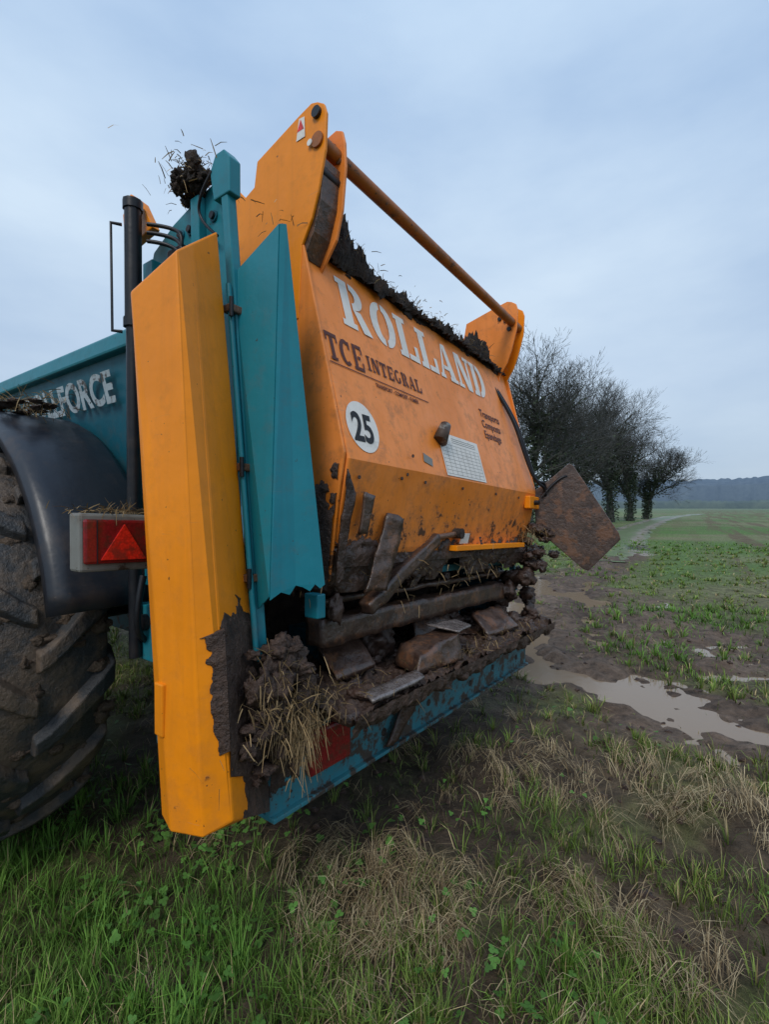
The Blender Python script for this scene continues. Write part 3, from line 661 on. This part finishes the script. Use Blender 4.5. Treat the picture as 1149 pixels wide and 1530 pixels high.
P=np.stack([U,Vv,Ww-SH*U],1);idx=(np.arange(nc-1)[:,None]*nu+np.arange(nu-1)[None,:]).ravel()
q=np.stack([idx,idx+1,idx+nu+1,idx+nu],1)
npmesh('manure_on_hood_top',P,q.ravel(),np.arange(len(q))*4,np.full(len(q),4),[BLACKM],None,S,True)
mud_sheet('manure_smear_hood',tuple(np.array([.42,.105-.0035,2.50])),(1.70,0,0),(0,-.0197,-.07),420,30,lambda a,b:.12-b*.9+.2*np.sin(a*21),.006,BLACKM,79,(0,-.963,.271))
R_=random.uniform
it=[]
for q in range(70):
    u_=R_(.42,2.12);it.append(((u_,R_(.09,.2),2.50+R_(-.01,.03)+(.05 if u_<.72 else 0)),(R_(.008,.028),R_(.01,.03),R_(.008,.022))))
lumps('manure_crumbs_hood',it,BLACKM,S,lo=True,amp=.5)
it=[]
for q in range(80): it.append(((R_(-.08,.12),R_(-.11,-.03),R_(.70,1.08)),(R_(.010,.038),R_(.012,.034),R_(.012,.042))))
for q in range(18): it.append(((R_(-.15,.0),R_(-.13,-.10),R_(.82,1.0)),(R_(.012,.035),.016,R_(.012,.04))))
lumps('manure_clumps_corner',it,MUD,S,amp=.5,lo=True)
it=[]
for q in range(80):
    u_=R_(.22,2.28);it.append(((u_,R_(-.16,.35),R_(.83,.86)),(R_(.012,.05),R_(.015,.05),R_(.008,.022))))
for q in range(26):
    u_=R_(.30,2.2);it.append(((u_,R_(.02,.2),R_(1.16,1.32)),(R_(.012,.045),R_(.015,.035),R_(.012,.03))))
for q in range(24): it.append(((R_(2.1,2.33),R_(-.22,-.02),R_(1.2,1.47)),(R_(.02,.045),R_(.02,.045),R_(.02,.045))))
for q in range(22): it.append(((R_(1.95,2.3),R_(-.1,.15),R_(.85,1.25)),(R_(.03,.06),R_(.03,.06),R_(.03,.06))))
for q in range(12): it.append(((R_(.28,.36),R_(-.04,.2),R_(1.12,1.3)),(R_(.02,.04),R_(.02,.04),R_(.02,.05))))
lumps('manure_clumps_table',it,MUDW,S,lo=True,amp=.45)
it=[((.0+R_(-.04,.04),.34+R_(-.07,.07),2.62+R_(-.02,.05)),(R_(.010,.030),R_(.012,.032),R_(.010,.028))) for q in range(32)]
lumps('manure_on_frame',it,BLACKM,S,lo=True,amp=.55)
it=[((-.20+R_(-.10,.06),1.35+R_(-.25,.4),1.925+R_(-.02,.0)),(R_(.015,.04),R_(.02,.05),R_(.005,.011))) for q in range(22)]
lumps('manure_on_fender',it,MUD,S,lo=True,amp=.4)
strands('straw_on_machine',[((.03,-.14,.84),(.04,.03,.05),260,.10,(-.3,-.5,-1.8)),((-.06,-.14,.95),(.05,.02,.07),170,.06,(0,-.8,-.8)),
 ((.1,-.16,.92),(.1,.04,.04),160,.07,(0,-.8,.1)),((1.2,-.15,.86),(.6,.05,.02),420,.06,(0,-.7,0)),((1.2,-.05,1.26),(.6,.05,.06),180,.06,(0,-.5,-.6)),
 ((2.1,-.12,1.42),(.06,.05,.03),140,.08,(0,-.3,0)),((1.2,.14,2.53),(.5,.05,.015),700,.05,(0,-.3,.5)),((.55,.15,2.58),(.08,.04,.02),300,.06,(0,-.4,.6)),
 ((.0,.35,2.65),(.04,.06,.025),260,.05,(-.2,-.2,.5)),((-.20,1.35,1.925),(.06,.18,.006),380,.07,(0,0,.1)),((-.26,.33,1.475),(.06,.04,.003),160,.05,(0,0,.1))],STRAWM,S)

prism('hopper_top_rail',[(.70,2.13),(.70,2.20),(5.4,2.24),(5.4,2.17)],-.04,.06,TEAL,S,.01)
prism('hopper_top_rail_far',[(.70,2.13),(.70,2.20),(5.4,2.24),(5.4,2.17)],2.24,2.34,TEAL,S,.01)
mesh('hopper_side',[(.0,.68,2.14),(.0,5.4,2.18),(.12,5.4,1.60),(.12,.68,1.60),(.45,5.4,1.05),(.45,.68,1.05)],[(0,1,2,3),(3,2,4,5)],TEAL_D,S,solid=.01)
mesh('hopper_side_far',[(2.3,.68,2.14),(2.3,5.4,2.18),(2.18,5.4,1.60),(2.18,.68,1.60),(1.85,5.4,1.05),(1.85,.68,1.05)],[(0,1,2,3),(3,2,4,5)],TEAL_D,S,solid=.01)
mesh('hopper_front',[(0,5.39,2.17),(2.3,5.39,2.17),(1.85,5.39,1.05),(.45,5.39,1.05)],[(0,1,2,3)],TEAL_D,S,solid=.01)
box('hopper_floor',(.45,.5,1.0),(1.85,5.4,1.05),TEAL_D,S)
for uu in (.55,1.65): box('chassis_rail',(uu,.2,.72),(uu+.1,6.6,.98),TEAL_D,S,.01)
box('drawbar',(1.0,5.4,.62),(1.3,7.2,.78),TEAL_D,S,.02)
tube('axle',[(-.05,1.70,.95),(2.35,1.70,.95)],.08,BLACK,S,shear=False)
box('chassis_bracket',(-.08,.46,.94),(.0,.60,1.14),TEAL,S)
tube('chassis_bracket_pin',[(-.1,.52,1.08),(.0,.52,1.08)],.03,BLACK,S)
box('guard_bracket',(-.305,.01,.88),(-.285,.05,1.02),ORANGE,S)
tube('brake_hose',[(-.1,.5,1.25),(-.15,.48,1.08),(-.05,.55,.98),(.1,.8,1.0)],.012,BLACK,S)
cu=bpy.data.curves.new('side_lettering','FONT');cu.body='ROLLFORCE';cu.size=.18;cu.offset=.006;cu.extrude=.0005;cu.materials.append(TXTG)
o=bpy.data.objects.new('side_lettering',cu);scene.collection.objects.link(o);o.parent=S
ea=Vector((0,-1,0));ebv=Vector((-.12,0,.54)).normalized();nn=ea.cross(ebv)
p=Vector((.024,1.93,1.955));p+=nn*.012*(1 if nn.x<0 else -1)
o.matrix_local=Matrix(((ea.x,ebv.x,nn.x,p.x),(ea.y,ebv.y,nn.y,p.y),(ea.z,ebv.z,nn.z,p.z),(0,0,0,1)))

def fender(name,u0,u1,sg):
    V=[];F=[];m_=36
    pr=[(0,-.045),(.0,-.01),(.02,.012),(.06,.02),(.2,.022),(.34,.015),(.37,.0)]
    cs=[(u0+a if sg>0 else u1-a,d) for a,d in pr]
    for q in range(m_):
        t=math.radians(12+150*q/(m_-1))
        for (uu,dr) in cs:
            r=1.01+dr;V.append((uu,1.62-r*math.cos(t),.93+r*math.sin(t)*.975))
    k_=len(cs)
    for q in range(m_-1):
        for e in range(k_-1): F.append((q*k_+e,q*k_+e+1,(q+1)*k_+e+1,(q+1)*k_+e))
    return mesh(name,V,F,FEND,S,shear=False,solid=.012,smooth=True)
fender('fender',-.335,.03,1);fender('fender_far',2.27,2.64,-1)
MUDT=rough_mat('tyre_mud',(.055,.038,.027),(.16,.115,.082),18,.65,1.0,.02,.3)
def wheel(name,uc,out):
    prof=[(-.20,.50),(-.265,.56),(-.29,.68),(-.285,.80),(-.25,.875),(-.15,.902),(0,.91),(.15,.902),(.25,.875),(.285,.80),(.29,.68),(.265,.56),(.20,.50)]
    V=[];F=[];m_=96;k_=len(prof);cy,cz=1.70,.95
    for q in range(m_):
        t=2*math.pi*q/m_
        for a,r in prof: V.append((uc+a,cy+r*math.cos(t),cz+r*math.sin(t)))
    for q in range(m_):
        for e in range(k_-1): F.append((q*k_+e,q*k_+e+1,((q+1)%m_)*k_+e+1,((q+1)%m_)*k_+e))
    def lug(sd,t0):
        pts=[]
        for a,r,dt in ((.0,.905,0),(.04,.905,.018),(.09,.905,.055),(.15,.90,.105),(.22,.885,.15),(.262,.86,.185),(.286,.80,.215),(.293,.72,.235)):
            pts.append((sd*a,r,t0-dt*1.25))
        b_=len(V);nP=len(pts)
        for q,(a,r,t) in enumerate(pts):
            h=.045;side=.0 if q<5 else (.012 if q<7 else .004)
            wd=.034+.004*q if q<6 else .050
            for dw,top in ((-wd*1.3,0),(-wd*.8,1),(wd*.8,1),(wd*1.3,0)):
                rr=r+(h if q<6 else h*.3)*top-.004;aa=a+sd*(side if top else -.004)
                tt=t+dw/.9
                V.append((uc+aa,cy+rr*math.cos(tt),cz+rr*math.sin(tt)))
        for q in range(nP-1):
            for e in range(3): F.append((b_+q*4+e,b_+q*4+e+1,b_+(q+1)*4+e+1,b_+(q+1)*4+e))
        F.append((b_,b_+1,b_+2,b_+3));F.append(tuple(b_+(nP-1)*4+e for e in range(4)))
    for q in range(18):
        lug(1,2*math.pi*q/18);lug(-1,2*math.pi*(q+.5)/18)
    o=mesh(name,V,F,TYRE,S,shear=False,bevel=.007)
    for p_ in o.data.polygons:p_.use_smooth=len(p_.vertices)==4 and p_.index<m_*(k_-1)
    if uc<0:
        its=[]
        for q in range(90):
            t=R_(2.4,4.3);a=R_(-.26,.27);r=.90-abs(a)*.07
            its.append(((uc+a,cy+r*math.cos(t),cz+r*math.sin(t)),(R_(.02,.045),R_(.012,.026),R_(.012,.035))))
        lumps('tyre_mud',its,MUDT,S,False,.4,True)
    V=[];F=[];pr=[(.20*out,.51),(.22*out,.50),(.19*out,.46),(.05*out,.42),(.03*out,.2),(.10*out,.16),(.10*out,.0)]
    for q in range(48):
        t=2*math.pi*q/48
        for a,r in pr: V.append((uc+a,cy+r*math.cos(t),cz+r*math.sin(t)))
    for q in range(48):
        for e in range(6): F.append((q*7+e,q*7+e+1,((q+1)%48)*7+e+1,((q+1)%48)*7+e))
    mesh(name+'_rim',V,F,GREYP,S,shear=False,smooth=True)
wheel('tyre',-.33,-1);wheel('tyre_far',2.63,1)
box('lamp_housing',(-.385,.30,1.295),(-.175,.37,1.465),GREYP,S,.008)
box('lamp_lens',(-.378,.284,1.318),(-.185,.300,1.448),RED,S,.008)
mesh('lamp_triangle',[(-.335,.2815,1.330),(-.205,.2815,1.330),(-.268,.2815,1.435)],[(0,1,2)],REDB,S,solid=.005)
box('lamp_seam',(-.345,.280,1.32),(-.343,.286,1.446),BLACK,S,.0005)
box('lamp_arm',(-.20,.36,1.34),(.03,.40,1.38),BLACK,S)

# ------------------------------------------------------------ trees
def tree(x,y,h,spread,seed,ivy=1.0,lean=0):
    rd=random.Random(seed);V=[];F=[];M=[]
    def seg(p0,p1,r0,r1,mi,ns=5):
        d=(p1-p0)
        if d.length<1e-4:return
        d=d.normalized();a=d.cross(Vector((.3,.9,.1))).normalized();b_=d.cross(a);i0=len(V)
        for p,r in((p0,r0),(p1,r1)):
            for q in range(ns):
                t=2*math.pi*q/ns;V.append(p+a*math.cos(t)*r+b_*math.sin(t)*r)
        for q in range(ns):F.append((i0+q,i0+(q+1)%ns,i0+ns+(q+1)%ns,i0+ns+q));M.append(mi)
    def leaf(c,s_):
        n_=Vector((rd.gauss(0,1),rd.gauss(0,1),rd.gauss(0,1))).normalized();a=n_.orthogonal().normalized()*s_;b_=n_.cross(a).normalized()*s_*.8
        i0=len(V);V.extend([c-a,c+b_,c+a,c-b_]);F.append((i0,i0+1,i0+2,i0+3));M.append(2)
    def br(p,d,L,r,lvl):
        n_=4 if lvl<2 else (3 if lvl<4 else 2);q=p
        for s_ in range(n_):
            d=(d+Vector((rd.gauss(0,.12),rd.gauss(0,.12),rd.gauss(0.05,.08)))).normalized()
            q2=q+d*L/n_;r2=r*(1-.5/n_)
            if lvl>=3:
                w=max(r*.9,.0095);a=d.cross(Vector((rd.gauss(0,1),rd.gauss(0,1),rd.gauss(0,1)))).normalized()*w
                i0=len(V);V.extend([q-a,q+a,q2+a*.6,q2-a*.6]);F.append((i0,i0+1,i0+2,i0+3));M.append(1)
            else: seg(q,q2,r,r2,0 if lvl<3 else 1,6 if lvl<2 else 4)
            if lvl in(0,1,2) and ivy>.2:
                for e in range(int((26,20,5)[lvl]*ivy)): leaf(q.lerp(q2,rd.random())+Vector((rd.gauss(0,.25),rd.gauss(0,.25),rd.gauss(0,.25))),rd.uniform(.05,.13))
            q=q2;r=r2
            if lvl<5:
                for e in range(2):
                    if rd.random()<(.95,.9,.82,.74,.70)[lvl]:
                        t=d.orthogonal().normalized();t.rotate(Matrix.Rotation(rd.uniform(0,6.28),3,d))
                        nd=(d*rd.uniform(.6,1)+t*spread*rd.uniform(.5,1.2)+Vector((0,0,.16))).normalized()
                        br(q,nd,L*rd.uniform(.50,.76),r*.6,lvl+1)
        if lvl<5: br(q,d,L*.66,r*.75,lvl+1)
    z=float(H(np.array(x),np.array(y)))-.1
    base=Vector((0,0,0));d0=Vector((lean,0,1)).normalized()
    seg(base,base+d0*h*.14,h*.032,h*.022,0,8)
    br(base+d0*h*.14,d0,h*.36,h*.020,0)
    for e in range(int(1500*ivy)):
        zz=rd.random()**.8*h*.5;t=rd.uniform(0,6.3);rr=h*.03*rd.uniform(.6,1.9)
        leaf(base+d0*zz+Vector((math.cos(t)*rr,math.sin(t)*rr,0)),rd.uniform(.06,.13))
    top=max(v_.z for v_ in V);sc=h/top
    lp=[];st_=[];tt=[]
    for f in F: st_.append(len(lp));tt.append(len(f));lp+=f
    o=npmesh('bare_tree',[(v_.x*sc*1.12,v_.y*sc*1.12,v_.z*sc) for v_ in V],lp,st_,tt,[BARK,TWIG,IVY],matidx=M)
    o.location=(x,y,z);return len(F)
tot=0
for a in [(8.9,30,12.6,.85,1,.7,0),(12.4,36,13.0,.85,2,.9,0),(17.0,41,13.6,.85,3,1,0),(21.8,46.5,14.0,.85,4,1,.0),(26.0,51,12.5,.85,5,1,.03),(31.0,57,9.5,.8,6,1,.05)]:
    tot+=tree(*a)
def ridge(name,dist,h0,h1,mat,sc,seed,depth):
    t=np.radians(np.linspace(-75,75,900));hh=h0+(h1-h0)*fbm(t*sc,t*0+seed,seed)+(h1-h0)*.16*vn(t*sc*40,t*0,seed+2)
    V=[];lp=[]
    for a,b_ in zip(t,hh): V+=[(dist*math.sin(a),dist*math.cos(a),-2),(dist*math.sin(a),dist*math.cos(a),b_*.7),((dist+depth)*math.sin(a),(dist+depth)*math.cos(a),b_)]
    for q in range(899):
        for e in(0,1): lp+=[q*3+e,(q+1)*3+e,(q+1)*3+e+1,q*3+e+1]
    nf=len(lp)//4;npmesh(name,V,lp,np.arange(nf)*4,np.full(nf,4),[mat],smooth=True)
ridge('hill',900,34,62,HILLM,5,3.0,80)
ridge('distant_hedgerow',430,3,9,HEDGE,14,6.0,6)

# ------------------------------------------------------------ world, sun, camera
w=bpy.data.worlds.new('World');scene.world=w;w.use_nodes=True;nt=w.node_tree
bg=nt.nodes['Background'];out=nt.nodes['World Output']
sky=N(nt,'ShaderNodeTexSky');sky.sky_type='NISHITA';sky.sun_disc=False;sky.sun_elevation=math.radians(44);sky.sun_rotation=math.radians(197)
nt.links.new(sky.outputs[0],bg.inputs[0]);bg.inputs[1].default_value=.10
tc=N(nt,'ShaderNodeTexCoord').outputs['Generated']
mp=N(nt,'ShaderNodeMapping');mp.inputs['Scale'].default_value=(1,1,2.6);mp.inputs['Rotation'].default_value=(.12,.2,0);nt.links.new(tc,mp.inputs[0])
n1=noiseN(nt,mp.outputs[0],1.6,6,.52)
sep=N(nt,'ShaderNodeSeparateXYZ');nt.links.new(tc,sep.inputs[0])
r=N(nt,'ShaderNodeValToRGB');nt.links.new(sep.outputs[2],r.inputs[0]);e=r.color_ramp.elements
e[0].position=0;e[0].color=(.40,.50,.62,1);e[1].position=1;e[1].color=(.34,.51,.76,1)
x_=e.new(.22);x_.color=(.42,.54,.70,1);x_=e.new(.5);x_.color=(.50,.64,.81,1)
cl=ramp(nt,n1,.32,.68,(.76,.80,.86,1),(1.16,1.10,1.03,1))
c=mix(nt,1.0,r.outputs[0],cl,'MULTIPLY')
bg2=N(nt,'ShaderNodeBackground');nt.links.new(c,bg2.inputs[0]);bg2.inputs[1].default_value=1.25
ms=N(nt,'ShaderNodeMixShader');ms.inputs[0].default_value=.9
nt.links.new(bg.outputs[0],ms.inputs[1]);nt.links.new(bg2.outputs[0],ms.inputs[2]);nt.links.new(ms.outputs[0],out.inputs[0])
sl=bpy.data.lights.new('sun','SUN');sl.energy=1.5;sl.angle=math.radians(20);sl.color=(1,.95,.88)
so=bpy.data.objects.new('sun',sl);scene.collection.objects.link(so)
dirv=Vector((.25,.80,-.82));so.rotation_euler=dirv.to_track_quat('-Z','Y').to_euler()
cd=bpy.data.cameras.new('camera');cd.sensor_fit='VERTICAL';cd.sensor_height=36;cd.lens=720/1530*36;cd.clip_end=6000;cd.clip_start=.02
co_=bpy.data.objects.new('camera',cd);scene.collection.objects.link(co_);co_.location=(0,0,1.5);co_.rotation_euler=(math.radians(90-.64),0,0)
scene.camera=co_
